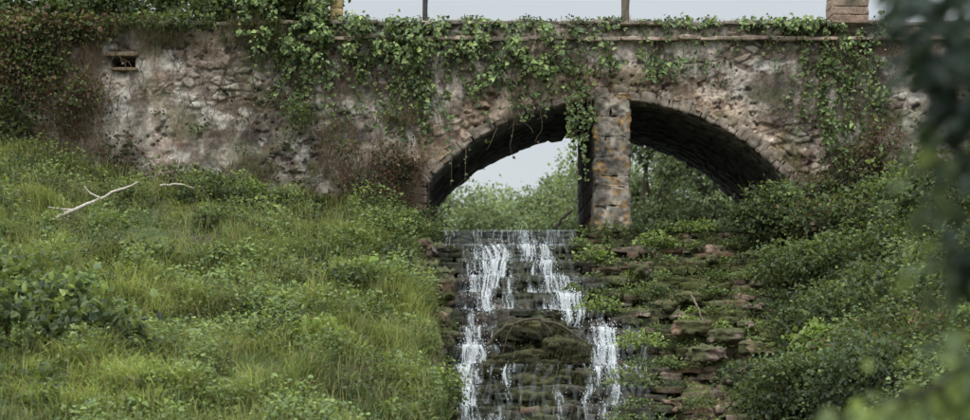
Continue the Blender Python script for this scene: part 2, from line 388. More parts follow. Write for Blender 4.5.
def pillar(name,x,w,h,col,y=.16):
    e=empty(name);C=[];S=[];z=5.17
    while z<5.17+h:
        C.append([x,y,z+.07]);S.append([w/2+rng.uniform(-.01,.01),w/2,.0705]);z+=.14
    C.append([x,y,z+.05]);S.append([w/2+.06,w/2+.06,.05]);C.append([x,y,z+.13]);S.append([w/2-.04,w/2-.04,.035])
    P,N,F=blocks(C,S,None,.06,.012,9,5,7);B,K=P.shape[:2];cc=np.repeat(palette(B,col,.08)[:,None],K,1)*(.6+.75*vn3(P*12,5))[...,None]
    mk('shaft',P.reshape(-1,3),F,M_block,cc.reshape(-1,3),True,e)
pillar('stone_pillar',W(849,0)[0],.6,1.2,[(.28,.20,.155),(.31,.23,.18)])
pillar('stone_pillar',W(336,0)[0],.2,1.2,[(.34,.26,.12)])
# ---------------- cascade steps -------------
NS=14;RISE=.27;RUN=.5
def ytop(i):return -.22-RUN*i
def ztop(i):return 1.70-RISE*i
C=[];S=[];R=[];wet=[]
for i in range(NS):
    t=-ytop(i);xr=edgeR(t)+.9
    for cidx in range(4):
        hh=RISE/3 if cidx<3 else .3
        x=edgeL(t)-.25
        while x<xr:
            w=rng.uniform(.12,.5)
            inw=(x+w/2<1.5+.12*i) if i<6 else ((x<.45)or(.95<x+w/2<2.4))
            h=hh/2*rng.uniform(.95,1.35);dz=rng.normal()*.012
            yj=rng.normal()*.06 if i else rng.normal()*.012
            if i==0:dz=-abs(dz)*.4;h=hh/2
            if rng.random()<.12 and i>0:yj+=.14
            if rng.random()<.06 and i>0 and cidx==0:dz-=.08
            big=rng.random()<.05 and i>0 and x>2.5
            if big:h*=1.6;w*=1.2
            C.append([x+w/2,ytop(i)+.27+yj-.025*cidx,ztop(i)-RISE/3*(min(cidx,3))-hh/2+dz]);S.append([w/2+.006,.27,h+.003]);R.append(rng.normal()*.09 if i else rng.normal()*.02)
            wet.append(1. if inw else (.35 if x<2.6 else 0.));x+=w
C=np.array(C);S=np.array(S);R=np.array(R);wet=np.array(wet)
P,N,F=blocks(C,S,R,.25,.04,6,5,12,None,.8);B,K=P.shape[:2]
bc=palette(B,[(.21,.13,.09),(.15,.105,.08),(.23,.16,.12),(.11,.09,.07),(.26,.20,.155)],.25)
cc=np.repeat(bc[:,None],K,1)*(.4+.95*vn3(P*11,5))[...,None]
mossn=vn3(P*1.3,19)*.55+vn3(P*5,29)*.45
mo=ss(.36,.52,mossn+.2*np.clip(N[...,2],-.5,1)-.01)
cc=mix(cc,mix((.04,.05,.02),(.10,.11,.03),vn3(P*7,39)),mo*.9)
ww=np.repeat(wet[:,None],K,1);cc=mix(cc,cc*.32+np.array([.008,.009,.008]),ww)
al=1-.85*ww
mk('stone_cascade_steps',P.reshape(-1,3),F,M_step,np.concatenate([cc,al[...,None]],-1).reshape(-1,4),True)
stepP=P.reshape(-1,3);stepN=N.reshape(-1,3);stepM=mo.ravel();stepW=ww.ravel()
C=[];S=[];R=[]
for i in range(60):
    t=rng.uniform(1.6,7.5);xx=float(edgeL(t))-rng.uniform(-.05,.2);zz=float(ztop(0)-.54*t)+rng.uniform(0,.9)
    zz=min(zz,float(H(xx-.4,-t))-.02);C.append([xx,-t,zz]);s=rng.uniform(.07,.17);S.append([s*.8,s*1.2,s*rng.uniform(.5,.9)]);R.append(rng.uniform(-.6,.6))
for (bx,by,bz,s) in [(3.0,-3.6,.12,.16),(3.5,-3.9,-.02,.15),(3.15,-4.3,-.27,.17),(3.9,-4.2,-.18,.14)]:
    C.append([bx,by,bz]);S.append([s*1.5,s*1.1,s*.5]);R.append(rng.uniform(-.3,.3))
for i in range(26):
    t=rng.uniform(.5,7);xx=rng.uniform(2.4,float(edgeR(t))+.6);s=rng.uniform(.05,.12);C.append([xx,-t-.1,1.7-.54*(t)+.12]);S.append([s*1.4,s,s*.5]);R.append(rng.uniform(0,3))
P,N,F=blocks(C,S,np.array(R),.12,.06,8,8,14,None,.9);B,K=P.shape[:2]
bc=palette(B,[(.19,.125,.09),(.14,.11,.09),(.20,.155,.125)],.2);cc=np.repeat(bc[:,None],K,1)*(.4+1.1*vn3(P*10,5))[...,None]
m2=ss(.36,.52,vn3(P*4,49)+.2*N[...,2]);cc=mix(cc,mix((.045,.05,.02),(.09,.10,.035),vn3(P*9,3)),m2*.9)
mk('boulders',P.reshape(-1,3),F,M_step,cc.reshape(-1,3),True)
C=[];S=[];R=[]
for q in range(34):
    u=rng.uniform(-1,1);v=rng.uniform(0,1);hz=.12+.42*math.sqrt(max(0,1-u*u))*(1-v)-v*.5
    C.append([.80+u*.74,-3.7-v*.75+rng.normal()*.05,-.28+hz-.12]);s=rng.uniform(.10,.2);S.append([s*1.5,s,s*.5]);R.append(rng.uniform(-.4,.4))
P,N,F=blocks(C,S,np.array(R),.2,.07,7,8,15,None,.8)
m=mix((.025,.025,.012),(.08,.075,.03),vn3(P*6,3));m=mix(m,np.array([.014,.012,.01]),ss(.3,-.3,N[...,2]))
mk('mossy_rocks',P.reshape(-1,3),F,M_step,m.reshape(-1,3),True)
mdP=P.reshape(-1,3);mdN=N.reshape(-1,3)
# ---------------- water -----------------
prof=[(2.,1.735),(0.,1.735)];seg=[0,0];frac=[0,0]
for i in range(NS-1):
    y0=ytop(i)-.07;z0=ztop(i)+.035
    for k in range(9):
        f=k/8;prof.append((y0-.10*f**.6-(.0 if i else .02),z0-RISE*f**1.5*1.0));seg.append(i);frac.append(f)
    prof.append((y0-.22,ztop(i+1)+.04));seg.append(i+.5);frac.append(1.)
    prof.append((y0-.38,ztop(i+1)+.045));seg.append(i+.7);frac.append(.6)
prof=np.array(prof);seg=np.array(seg,float);frac=np.array(frac)
gx=np.arange(-.95,2.6,.006);XX,SI=np.meshgrid(gx,np.arange(len(prof)),indexing='ij')
YY=prof[SI,0];ZZ=prof[SI,1];G=seg[SI];FR=frac[SI]
i_=np.floor(G);Zo=ZZ
XXw=XX+.09*(vn2(XX*4,ZZ*3,8)-.5)
YYw=YY-.12*fbm(XX*5,i_*3.7,3,9)*ss(.5,1.5,G+.2)-.02*vn2(XX*40,ZZ*6,4)-.12*ss(4.5,6,G)
ZZ=ZZ+.05*(vn2(XX*9,i_*3,14)-.5)*(G>0)
def ga(x,c,w):return np.exp(-((x-c)/w)**2)
cl=np.interp(G,[0,1,3,6,9,12],[-.05,.05,-.03,-.15,-.22,-.12])+.22*(vn2(i_*1.7,0*i_,91)-.5)
cr=np.interp(G,[0,1,3,4.6,6,9,12],[.75,.80,1.0,1.2,1.85,1.80,1.40])+.2*(vn2(i_*1.7,0*i_+5,92)-.5)
strL=np.interp(G,[0,1,2,3,4,5,6,8,10,13],[.5,.85,.75,.95,.7,.55,.85,.95,.8,.95]);strR=np.interp(G,[0,1,2,3,4,5,6,8,9,13],[.6,.75,1.0,1.1,1.0,.6,1.05,.95,.75,.6])
wl=.17+.06*FR+.08*vn2(i_*2.3,i_*0,95);wr=.22+.07*FR+.16*vn2(i_*2.9,i_*0,96)
dn=strL*ga(XX,cl,wl)+strR*ga(XX,cr,wr)+.40*ga(XX,.4,.9)*(G<4.6)+.36*ga(XX,-.1,.4)*(G>6)+.33*ga(XX,.6,.7)*(G>7.5)
dn=np.where(G<1,.30+.25*dn,dn)
dn*=(XX>edgeL(-YY)+.02)*(XX<np.interp(G,[0,4.6,5.2,14],[1.52,1.75,2.5,2.55]))
wx_=XX+.15*(vn2(XX*3,Zo*4,77)-.5)
st=fbm(wx_*14+i_*1.3,Zo*2.4,4,71);st2=fbm(wx_*5,Zo*2.0,4,72)
fine=vn2(XX*75+3*vn2(XX*9,ZZ*9,2),ZZ*9+i_*3,73);f2_=vn2(wx_*34+2*vn2(XX*6,ZZ*7,5),Zo*2.6,74)
al=ss(.84,1.38,dn*.66+st*.95+(st2-.5)*1.3+(fine-.5)*.35+.12*FR-.04)
al=al*(.2+.8*ss(.25,.65,f2_+.22*(dn-.6)))*(.5+.5*fine)
al=np.where(seg[SI]%1>0,al*.7,al)
al=np.where((YY>-.1),0.0,al)
al=np.where(G<1,np.maximum(al*.6,.05+.28*(fine>.5)*(st>.42)),al)*(dn>.02)
al=np.maximum(al,.09*(f2_>.6)*(dn>.2))
wc=mix((.40,.45,.48),(.80,.83,.85),ss(.1,.8,al))
mk('waterfall',np.stack([XXw,YYw,ZZ],-1).reshape(-1,3),gridF(*XX.shape),M_foam,np.concatenate([wc,np.clip(al*1.1,0,.9)[...,None]],-1).reshape(-1,4),True)
nd_=6000;sel=np.where((al.ravel()>.4))[0];sel=rng.choice(sel,nd_)
Pd=np.stack([XXw,YYw,ZZ],-1).reshape(-1,3)[sel]+rng.normal(size=(nd_,3))*[.06,.03,.06]+[0,-.04,.01]
s=rng.uniform(.003,.009,nd_)[:,None,None];TT=np.array([[1,0,-.5],[-.6,.8,-.5],[-.6,-.8,-.5],[0,0,1.6]])
Vd=Pd[:,None]+s*TT[None];b=np.arange(nd_)[:,None]*4
mk('water_spray',Vd.reshape(-1,3),np.concatenate([b+np.array([f]) for f in ([0,1,2],[0,1,3],[1,2,3],[2,0,3])]),M_foam,np.tile((.75,.78,.8,1.),(nd_*4,1)),True)
def sheet(name,x0,x1,y0,y1,z,nx,ny,mat):
    gx=np.linspace(x0,x1,nx);gy=np.linspace(y0,y1,ny);X,Y=np.meshgrid(gx,gy,indexing='ij')
    mk(name,np.stack([X,Y,z+.01*fbm(X*3,Y*3,2,1)],-1).reshape(-1,3),gridF(nx,ny),mat,None,True)
sheet('canal_water',-9,15,-.2,60,1.705,120,300,M_pool)
sheet('pool_water',-1.2,4.2,-22,-6.0,-1.72,60,150,M_pool)
# ---------------- vegetation -----------------
G1=[(.145,.19,.065),(.12,.165,.06),(.175,.22,.075),(.10,.14,.06)]
GD=[(.07,.10,.045),(.085,.115,.05),(.06,.085,.045)]
GB=[(.20,.265,.075),(.17,.235,.07),(.22,.285,.085)]
BRN=[(.19,.12,.08),(.15,.105,.07),(.23,.17,.11),(.17,.095,.07)]
def inview(x,y,m=.6):return np.abs(x)<8.5*(30+y)/30+m
B=Blades()
n=330000;xx=rng.uniform(-10.5,-.2,n);yy=rng.uniform(-14.5,-.05,n)
keep=(xx<edgeL(-yy)+.12)&inview(xx,yy)
dens=fbm(xx*1.1,yy*1.1,4,101);keep&=rng.random(n)<ss(.25,.5,dens)*.85+.15
keep&=~((np.abs(xx+6.6)<.9)&(np.abs(yy+1.2)<.7)&(rng.random(n)<.6))
xx=xx[keep];yy=yy[keep];n=len(xx);print('grass',n)
Pg=np.stack([xx,yy,H(xx,yy)-.02],1)
f1,f2,tid=voro(xx*3.2,yy*3.2,7)
ta=tid*6.28*3
tall=fbm(xx*.9,yy*.9,3,121)
lean=np.stack([np.cos(ta),np.sin(ta)-.4,0*ta],1)*.35+rng.normal(size=(n,3))*[.42,.42,0]
h=rng.uniform(.07,.26,n)*(.5+1.2*ss(.35,.7,tall))*(.6+.8*tid)
t1=ss(.33,.62,fbm(xx*1.3,yy*1.3,4,131))
C=mix((.125,.165,.06),(.26,.31,.10),t1)*(.75+.5*(tid*17%1))[:,None]*rng.uniform(.6,1.4,(n,1))
dry=rng.random(n)<.10;C[dry]=np.array([.33,.28,.16])*rng.uniform(.7,1.2,(dry.sum(),1))
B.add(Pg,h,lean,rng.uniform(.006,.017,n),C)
n=15000;xx=rng.uniform(-9,-.6,n);yy=rng.uniform(-13,-.3,n);k=(xx<edgeL(-yy)-.05)&(fbm(xx,yy,3,141)>.44);xx=xx[k];yy=yy[k];n=len(xx)
B.add(np.stack([xx,yy,H(xx,yy)],1),rng.uniform(.28,.55,n),rng.normal(size=(n,3))*[.35,.35,0],.008,np.array([.29,.30,.13])*rng.uniform(.6,1.2,(n,1)))
n=50000;xx=rng.uniform(2.5,10,n);yy=rng.uniform(-12,-.05,n);k=(xx>edgeR(-yy)+.1)&inview(xx,yy);xx=xx[k];yy=yy[k];n=len(xx)
C=mix((.085,.12,.05),(.19,.22,.075),fbm(xx*1.3,yy*1.3,3,131))*rng.uniform(.6,1.3,(n,1));dry=rng.random(n)<.2;C[dry]=np.array([.24,.18,.10])
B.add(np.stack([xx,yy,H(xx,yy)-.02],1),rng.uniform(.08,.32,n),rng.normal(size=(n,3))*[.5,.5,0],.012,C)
B.build('grass',M_grass)
L=Leaves()
n=150000;xx=rng.uniform(-10,-.3,n);yy=rng.uniform(-14,-.05,n);dens=fbm(xx*1.6+9,yy*1.6,4,151)
k=(xx<edgeL(-yy)+.15)&inview(xx,yy)&(rng.random(n)<ss(.40,.6,dens)+.08);xx=xx[k];yy=yy[k];n=len(xx)
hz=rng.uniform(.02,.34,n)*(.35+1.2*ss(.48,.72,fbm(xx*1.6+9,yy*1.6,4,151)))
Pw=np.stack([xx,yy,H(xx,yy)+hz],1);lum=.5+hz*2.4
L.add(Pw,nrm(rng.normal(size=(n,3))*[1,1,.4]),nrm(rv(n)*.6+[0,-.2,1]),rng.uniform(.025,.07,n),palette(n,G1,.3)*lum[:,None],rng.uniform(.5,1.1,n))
n=110000;xx=rng.uniform(2.8,10,n);yy=rng.uniform(-12,-.05,n);dens=fbm(xx*1.5+9,yy*1.5,4,152)
k=(xx>edgeR(-yy)-.1)&inview(xx,yy)&(rng.random(n)<ss(.35,.5,dens)+.15);xx=xx[k];yy=yy[k];n=len(xx)
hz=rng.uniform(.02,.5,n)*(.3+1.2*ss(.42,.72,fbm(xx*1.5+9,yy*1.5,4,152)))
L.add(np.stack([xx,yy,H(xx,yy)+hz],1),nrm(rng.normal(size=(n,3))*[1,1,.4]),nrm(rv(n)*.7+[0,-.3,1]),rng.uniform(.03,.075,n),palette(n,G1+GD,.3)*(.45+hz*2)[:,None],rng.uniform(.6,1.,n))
for q in range(150):
    y_=rng.uniform(-12,-.4);x_=rng.uniform(-9,-.9)
    if not inview(x_,y_) or x_>edgeL(-y_)-.15:continue
    r_=rng.uniform(.15,.42);bush(L,(x_,y_,float(H(x_,y_))+r_*.35),(r_,r_,r_*.6),int(r_*r_*4200),rng.uniform(.04,.075),[G1,G1,GD,GB,G1+GD][rng.integers(0,5)],14,.8,.25)
for q in range(120):
    y_=rng.uniform(-11,-.3);x_=rng.uniform(2.6,9)
    if not inview(x_,y_) or x_<edgeR(-y_)-.2:continue
    r_=rng.uniform(.2,.5);bush(L,(x_,y_,float(H(x_,y_))+r_*.4),(r_,r_,r_*.7),int(r_*r_*4200),rng.uniform(.045,.085),[G1,GD,GB,G1+BRN[:1],G1+GD][rng.integers(0,5)],14,.8,.25)
L.build('weeds',M_leaf)
B=Blades();pr=stepM*(.4+.6*(stepN[:,2]>-.2))*(1-.6*stepW)*(stepP[:,1]>-7.5);pr=pr/pr.sum()
n=90000;k=rng.choice(len(stepP),n,p=pr);Pm=stepP[k]+rng.normal(size=(n,3))*.022;Nn=stepN[k]
mc=mix((.055,.065,.025),(.165,.175,.05),ss(.3,.7,vn3(Pm*2.5,9)));
B.add(Pm,rng.uniform(.02,.06,n),Nn*.8*[1,1,0]+rng.normal(size=(n,3))*[.5,.5,0]+[0,-.3,0],.009,mc*rng.uniform(.6,1.3,(n,1)))
kk=np.where(mdN[:,2]>-.3)[0];n=20000;k=rng.choice(kk,n);Pm=mdP[k]+rng.normal(size=(n,3))*.03
B.add(Pm,-rng.uniform(.02,.13,n)*.8,-(mdN[k]*[1,1,0])*.4+rng.normal(size=(n,3))*[.3,.3,0],.008,palette(n,[(.055,.065,.025),(.095,.10,.035),(.11,.09,.045)],.4))
n=3500;k=rng.choice(len(stepP),n,p=pr);B.add(stepP[k],rng.uniform(.08,.28,n),rng.normal(size=(n,3))*[.5,.5,0]+[0,-.5,0],.007,palette(n,[(.22,.16,.08),(.16,.18,.06),(.12,.15,.05)],.3))
B.build('moss',M_grass)
L=Leaves()
def clump(L,c,r,n,size,cols,asp=.8,up=.5):
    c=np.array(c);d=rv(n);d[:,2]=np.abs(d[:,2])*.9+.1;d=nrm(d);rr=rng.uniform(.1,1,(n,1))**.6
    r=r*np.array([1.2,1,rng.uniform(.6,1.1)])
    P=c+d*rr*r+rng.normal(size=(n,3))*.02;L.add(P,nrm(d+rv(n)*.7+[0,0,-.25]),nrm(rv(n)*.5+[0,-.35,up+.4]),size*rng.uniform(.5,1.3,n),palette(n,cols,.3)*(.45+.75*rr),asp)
def onsteps(px,i):
    y=ytop(i)-.02;d=30+y;return [(px-485)/60*d/30,y+.1,ztop(i)]
spec=[(600,5,22,'b'),(595,2,20,'b'),(655,1,20,'b'),(688,0,16,'b'),(705,0,16,'b'),(650,4,18,'g'),(640,7,26,'b'),(632,9,24,'g'),(690,6,14,'b'),(720,3,14,'g'),(580,1,12,'g'),(670,8,14,'g'),(740,1,20,'g'),(760,3,22,'g'),(780,5,24,'d'),(745,7,18,'g'),(575,4,10,'g'),(452,9,12,'g'),(448,6,12,'b'),(610,0,14,'g'),(640,0,14,'d'),(665,0,12,'g'),(730,0,16,'d'),(770,0,20,'d'),(745,9,26,'d'),(700,10,16,'g'),(620,11,18,'g'),(660,11,14,'d'),(525,11,10,'d'),(780,8,26,'d'),(765,10,26,'g'),(790,3,24,'g')]
for px,i,s,k in spec:
    clump(L,onsteps(px,i),s/60.*.9,int(40+s*10),.06,{'b':GB,'g':G1,'d':GD}[k],rng.uniform(.5,1))
for q in range(280):
    i=rng.integers(0,12);px=rng.uniform(565,810)
    if i>5 and px<625:continue
    clump(L,onsteps(px,i),rng.uniform(.06,.22),int(rng.uniform(15,80)),rng.uniform(.03,.06),[G1,GD,GB,G1,GD][rng.integers(0,5)],rng.uniform(.4,1))
pq=((stepW<.5)&(stepM>.4)&(stepP[:,1]>-7.5)).astype(float);k=rng.choice(len(stepP),20000,p=pq/pq.sum())
kp=fbm(stepP[k][:,0]*1.8,stepP[k][:,2]*2.2,3,161)>.45;k=k[kp];n=len(k)
L.add(stepP[k]+stepN[k]*.03,nrm(rv(n)*.6+[0,-.4,-.4]),nrm(rv(n)*.5+[0,-.6,.6]),rng.uniform(.02,.055,n),palette(n,G1+GD,.3),.8)
L.build('ferns',M_leaf)
# ---- ivy ----
L=Leaves();T=Tubes()
ivc=[(.115,.165,.06),(.145,.195,.065),(.085,.13,.055),(.185,.235,.08)]
def ivypatch(px,py,rx,ry,n,size=.085,cols=ivc,thr=.47,yo=.3):
    a=rng.uniform(0,2*np.pi,n);r=rng.random(n)**.6
    X=px+rx*r*np.cos(a)*1.15;Yp=py+ry*r*np.sin(a)*1.15
    x=(X-485)/60;z=(335-Yp)/60
    kp=fbm(x*4.,z*4.,3,171)>thr;x=x[kp];z=z[kp];n=len(x)
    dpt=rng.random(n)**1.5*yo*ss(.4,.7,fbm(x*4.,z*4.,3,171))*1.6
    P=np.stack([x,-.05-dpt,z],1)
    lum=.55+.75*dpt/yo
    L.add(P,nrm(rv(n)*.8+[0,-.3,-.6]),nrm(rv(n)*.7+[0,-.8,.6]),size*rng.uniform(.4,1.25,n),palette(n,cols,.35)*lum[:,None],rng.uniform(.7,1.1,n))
for a in [(290,5,45,22,1300),(330,35,60,20,1100),(290,38,45,28,900),(385,48,45,20,600),(450,42,60,15,500),(500,62,50,22,650),(560,50,45,20,560),(535,80,45,14,320),(600,66,25,9,90),(460,85,30,12,180),(400,85,14,18,130),(425,115,7,24,80),(360,70,40,12,140),(655,72,20,9,130),(690,62,25,7,90),(640,56,12,8,60),(430,25,70,7,400),(560,28,60,6,350),(720,24,100,5,320),(800,26,30,6,220),
          (835,50,14,28,380),(828,105,9,40,230),(815,40,18,12,140),(850,160,18,34,340),(872,40,16,24,260),(878,110,9,60,220),(845,200,26,16,300)]:
    ivypatch(*a)
def strand(px,py,length,ld=.045,size=.08,wander=.5,y=-.08,cols=ivc,dir0=-90):
    n=int(length/.06)+2;p=np.array([(px-485)/60,y,(335-py)/60]);a=math.radians(dir0);pts=[p.copy()]
    for i in range(n):
        a+=rng.normal()*wander*.35;a+=(math.radians(-90)-a)*.12
        p=p+np.array([math.cos(a)*.06,rng.normal()*.008,math.sin(a)*.06]);p[1]=min(p[1],-.05);pts.append(p.copy())
    pts=np.array(pts);T.add(pts,np.linspace(.008,.003,len(pts)),(.12,.09,.06),4)
    m=int(length/ld);k=rng.integers(0,len(pts),m);P=pts[k]+rng.normal(size=(m,3))*[.035,.03,.02]
    L.add(P,nrm(rv(m)*.8+[0,-.3,-.5]),nrm(rv(m)*.6+[0,-.9,.4]),size*rng.uniform(.45,1.2,m),palette(m,cols,.3),1.)
for q in range(110):
    px=rng.uniform(270,610);strand(px,rng.uniform(22,70),rng.uniform(.3,1.4)*(1 if px<560 else .5),dir0=rng.uniform(-170,-10),ld=rng.uniform(.03,.09))
for q in range(14):strand(rng.uniform(380,440),rng.uniform(60,90),rng.uniform(.5,1.2))
for q in range(26):strand(rng.uniform(800,880),rng.uniform(22,60),rng.uniform(.6,2.6),ld=.035)
for q in range(26):strand(rng.uniform(630,800),rng.uniform(22,40),rng.uniform(.15,.8),size=.065)
for px,l in [(571,.9),(577,1.2),(583,1.4),(589,.8),(568,.5),(580,.8)]:strand(px,88+rng.uniform(-8,8),l,ld=.02,size=.08,wander=.2,y=-.12)
strand(466,150,.45,size=.06,wander=.15);strand(548,100,.35);strand(452,150,.5,ld=.15,wander=.15);strand(497,128,.3,ld=.1)
for q in range(90):
    px=rng.choice([rng.uniform(240,430),rng.uniform(400,620),rng.uniform(800,900),rng.uniform(100,300)]);strand(px,rng.uniform(30,100),rng.uniform(.5,1.4),ld=.3,size=.05,wander=.9,cols=BRN,dir0=rng.uniform(-150,-30))
iv=empty('ivy');L.build('leaves',M_ivy,iv);T.build('stems',M_bark,iv)
L=Leaves();T=Tubes()
for px,py,rx,ry,n,cols,sz in [(10,0,45,28,2200,G1,.09),(70,5,45,25,2200,G1,.09),(130,0,40,20,1600,GD+G1,.08),(190,-2,45,20,1700,G1,.08),(245,6,40,22,1600,GD+G1,.09),(300,-5,40,25,1800,G1,.1),(30,35,40,20,1300,G1+BRN,.07),(90,28,30,14,800,G1+BRN,.07),(170,22,50,8,500,G1,.07),(20,75,38,30,1400,BRN+G1,.06),(70,105,38,28,1100,BRN+G1,.06),(10,120,25,25,700,G1,.08),(45,60,30,14,600,G1,.07)]:
    x,z=W(px,py);bush(L,(x,(-.15 if py<22 else -.2)+(.45 if py<10 else 0),z),(rx/60,.45 if py<10 else .2,ry/60),n,sz,cols,34,.9,.25,.5,T)
th=empty('bramble_thicket');L.build('leaves',M_leaf,th);T.build('stems',M_bark,th)
B=Blades();L=Leaves()
def wallbase(px0,px1,py0,py1,n,cols,hh=.3,yo=.5):
    px=rng.uniform(px0,px1,n);py=rng.uniform(py0,py1,n);x=(px-485)/60;z=(335-py)/60
    kp=(fbm(x*2.2,z*2.2,3,181)>.42)&~((px>105)&(px<142)&(py<80)&(py>44));x=x[kp];z=z[kp];n=len(x)
    B.add(np.stack([x,-.08-rng.random(n)*yo*.4,z],1),rng.uniform(.3,1,n)*hh,rng.normal(size=(n,3))*[.6,.3,0]+[0,-.2,0],.007,palette(n,cols,.3))
wallbase(320,425,120,215,5000,BRN+[(.27,.22,.13)],.28);wallbase(100,330,165,205,4500,BRN+G1,.24);wallbase(0,105,50,160,5000,BRN+[(.27,.22,.13)],.3)
wallbase(790,900,120,210,4500,BRN+G1,.3);wallbase(0,330,22,50,4500,BRN+G1,.3);wallbase(200,330,100,140,500,BRN,.2)
n=5200;x=rng.uniform(-3.,7.2,n);kp=fbm(x*2.5,x*0,4,191)>rng.uniform(.38,.62,n);x=x[kp];n=len(x)
B.add(np.stack([x,rng.uniform(-.08,.3,n),np.full(n,5.2)],1),rng.uniform(.02,.12,n)*(.4+1.6*fbm(x*3,x*0,3,192)),rng.normal(size=(n,3))*[.7,.7,0],.008,palette(n,G1+BRN,.3))
for px,py,rx,ry,n,cols in [(375,190,38,22,900,GD+BRN),(395,165,25,20,500,BRN+GD),(300,118,14,14,250,G1),(350,150,18,10,150,BRN+G1),(418,222,12,14,300,G1),(200,130,8,6,60,G1),(180,175,25,10,200,G1),(120,150,18,14,260,GD+BRN),(855,175,35,25,900,BRN+GD),(820,195,26,16,500,GD+G1),(880,150,20,20,400,BRN)]:
    x,z=W(px,py);bush(L,(x,-.3,z),(rx/60,.2,ry/60),n,.06,cols,24,.8,.25)
for q in range(40):
    px=rng.uniform(345,830);x,z=W(px,rng.uniform(18,26));bush(L,(x,.05,z),(.2,.15,.05),40,.05,G1+GD,6,.8,.3)
for q in range(45):
    px=rng.choice([rng.uniform(145,420),rng.uniform(640,880)]);py=rng.uniform(45,170)
    if px>640 and py>95:continue
    x,z=W(px,py);bush(L,(x,-.07,z),(.12,.05,.1),30,.045,G1+GD+BRN[:1],5,.8,.4)
B.build('dry_grass',M_grass);L.build('wall_plants',M_leaf)
# ---- shrubs ----
def shrub(name,c,rad,n,size,cols,sub=50,asp=.9):
    L=Leaves();T=Tubes();z=float(H(c[0],c[1]))
    bush(L,c,rad,n,size,cols,sub,asp,.2,.6,T,(c[0],c[1]+.1,z-.05));e=empty(name);L.build('leaves',M_leaf,e);T.build('stems',M_bark,e)
def at(px,py,t):
    s=(30-t)/30/60;return ((px-485)*s,-t,(335-py)*s)
shrub('leafy_shrub',at(55,345,9.5),(.95,.7,.6),4200,.11,GD+G1)
shrub('leafy_shrub',at(15,300,8.5),(.6,.6,.45),1800,.10,G1)
shrub('leafy_shrub',at(20,410,11),(.7,.6,.4),2200,.11,GD+G1)
shrub('nettle_shrub',at(375,285,3.2),(.75,.6,.42),4200,.06,G1+GD,60)
shrub('nettle_shrub',at(310,330,5.),(.7,.5,.3),2400,.055,G1,50)
shrub('nettle_shrub',at(400,250,1.4),(.4,.4,.25),1500,.06,G1+GD,40)
shrub('nettle_shrub',at(425,390,8.),(.5,.5,.3),2200,.05,G1+GB,40)
shrub('nettle_shrub',at(150,215,1.3),(1.1,.5,.18),2200,.06,G1,60)
shrub('nettle_shrub',at(10,190,1.5),(.8,.5,.4),2400,.08,G1+GD,50)
shrub('bank_shrub',at(770,212,.9),(.55,.5,.42),3000,.07,GD+G1,45)
shrub('bank_shrub',at(830,225,1.3),(.8,.6,.45),3800,.07,G1+GD+BRN[:1],60)
shrub('bank_shrub',at(800,262,2.2),(.7,.6,.35),3000,.06,G1,60)
shrub('bank_shrub',at(870,270,2.6),(.8,.7,.6),4200,.07,G1+GD,60)
shrub('bank_shrub',at(830,320,4.2),(.8,.6,.55),4200,.07,GD+G1,60)
shrub('bank_shrub',at(910,330,5.),(.8,.7,.8),4000,.08,GD+G1,60)
shrub('bank_shrub',at(790,385,6.5),(.75,.5,.45),3800,.06,GD+G1,50)
shrub('bank_shrub',at(870,385,7.5),(.8,.6,.55),3600,.07,GD,60)
shrub('bank_shrub',at(925,210,2.),(.7,.6,.9),3400,.08,GD+G1,60)
shrub('bank_shrub',at(820,345,5.),(.35,.3,.3),1100,.08,GB,20)
# ---- background trees ----
def tree(name,x,y,top,cr,n,cols,size=.22):
    zb=float(H(x,y));T=Tubes();L=Leaves();h=top-zb
    tp=np.array([[x,y,zb-.2],[x+.1,y,zb+h*.25],[x+rng.normal()*.3,y,zb+h*.5],[x+rng.normal()*.4,y,zb+h*.85]]);T.add(tp,[h*.03,h*.024,h*.017,h*.006],(.09,.07,.055),8)
    m=18
    for q in range(m):
        a=rng.uniform(0,6.28);zc=zb+h*rng.uniform(.28,.86);w=cr*math.sqrt(max(.15,1-((zc-zb)/h-.45)**2*3))*rng.uniform(.35,.9)
        c=np.array([x+math.cos(a)*w,y+math.sin(a)*w,zc]);s0=np.array([x,y,zb+h*rng.uniform(.25,.5)])
        t=np.linspace(0,1,5)[:,None];T.add(s0*(1-t)+c*t+np.sin(t*3.14)*[0,0,.2],np.linspace(h*.01,h*.003,5),(.09,.07,.055),5)
        rr=cr*rng.uniform(.3,.5);bush(L,c,(rr,rr,min(rr*.75,top-zc if top-zc>.4 else .4)),n//m,size,cols,16,.8,.22,.7)
    e=empty(name);T.build('trunk',M_bark,e);L.build('crown',M_leaf,e)
TG_HAZE=[(.21,.265,.14),(.19,.24,.13),(.24,.295,.15),(.16,.215,.12)]  # distant tree greens, lightened so the haze is painted into the leaf colour
for x,y,tp,cr in [(-11,68,9.3,4),(-6,70,8.9,3.4),(-1.8,66,8.0,3.2),(1.6,69,8.0,3),(4.6,66,8.8,3),(8.,58,10.8,3),(10.8,56,10.2,3.2),(13.5,58,8.9,3.2),(17.5,60,8.6,3.6),(23,64,9,4),(6,72,9.6,3),(-17,64,9,4)]:
    tree('broadleaf_tree',x,y,tp,cr,9000,TG_HAZE,.2)
L=Leaves()
for x in np.arange(-22,30,1.7):
    tp=7.1 if x<5 else (9.3 if x<11 else 8.2);tp+=rng.uniform(-.6,.4)
    bush(L,(x,62+rng.uniform(-3,3),tp-2.6),(1.9,1.5,2.4),2600,.2,TG_HAZE,30,.8)
L.build('tree_line',M_leaf)
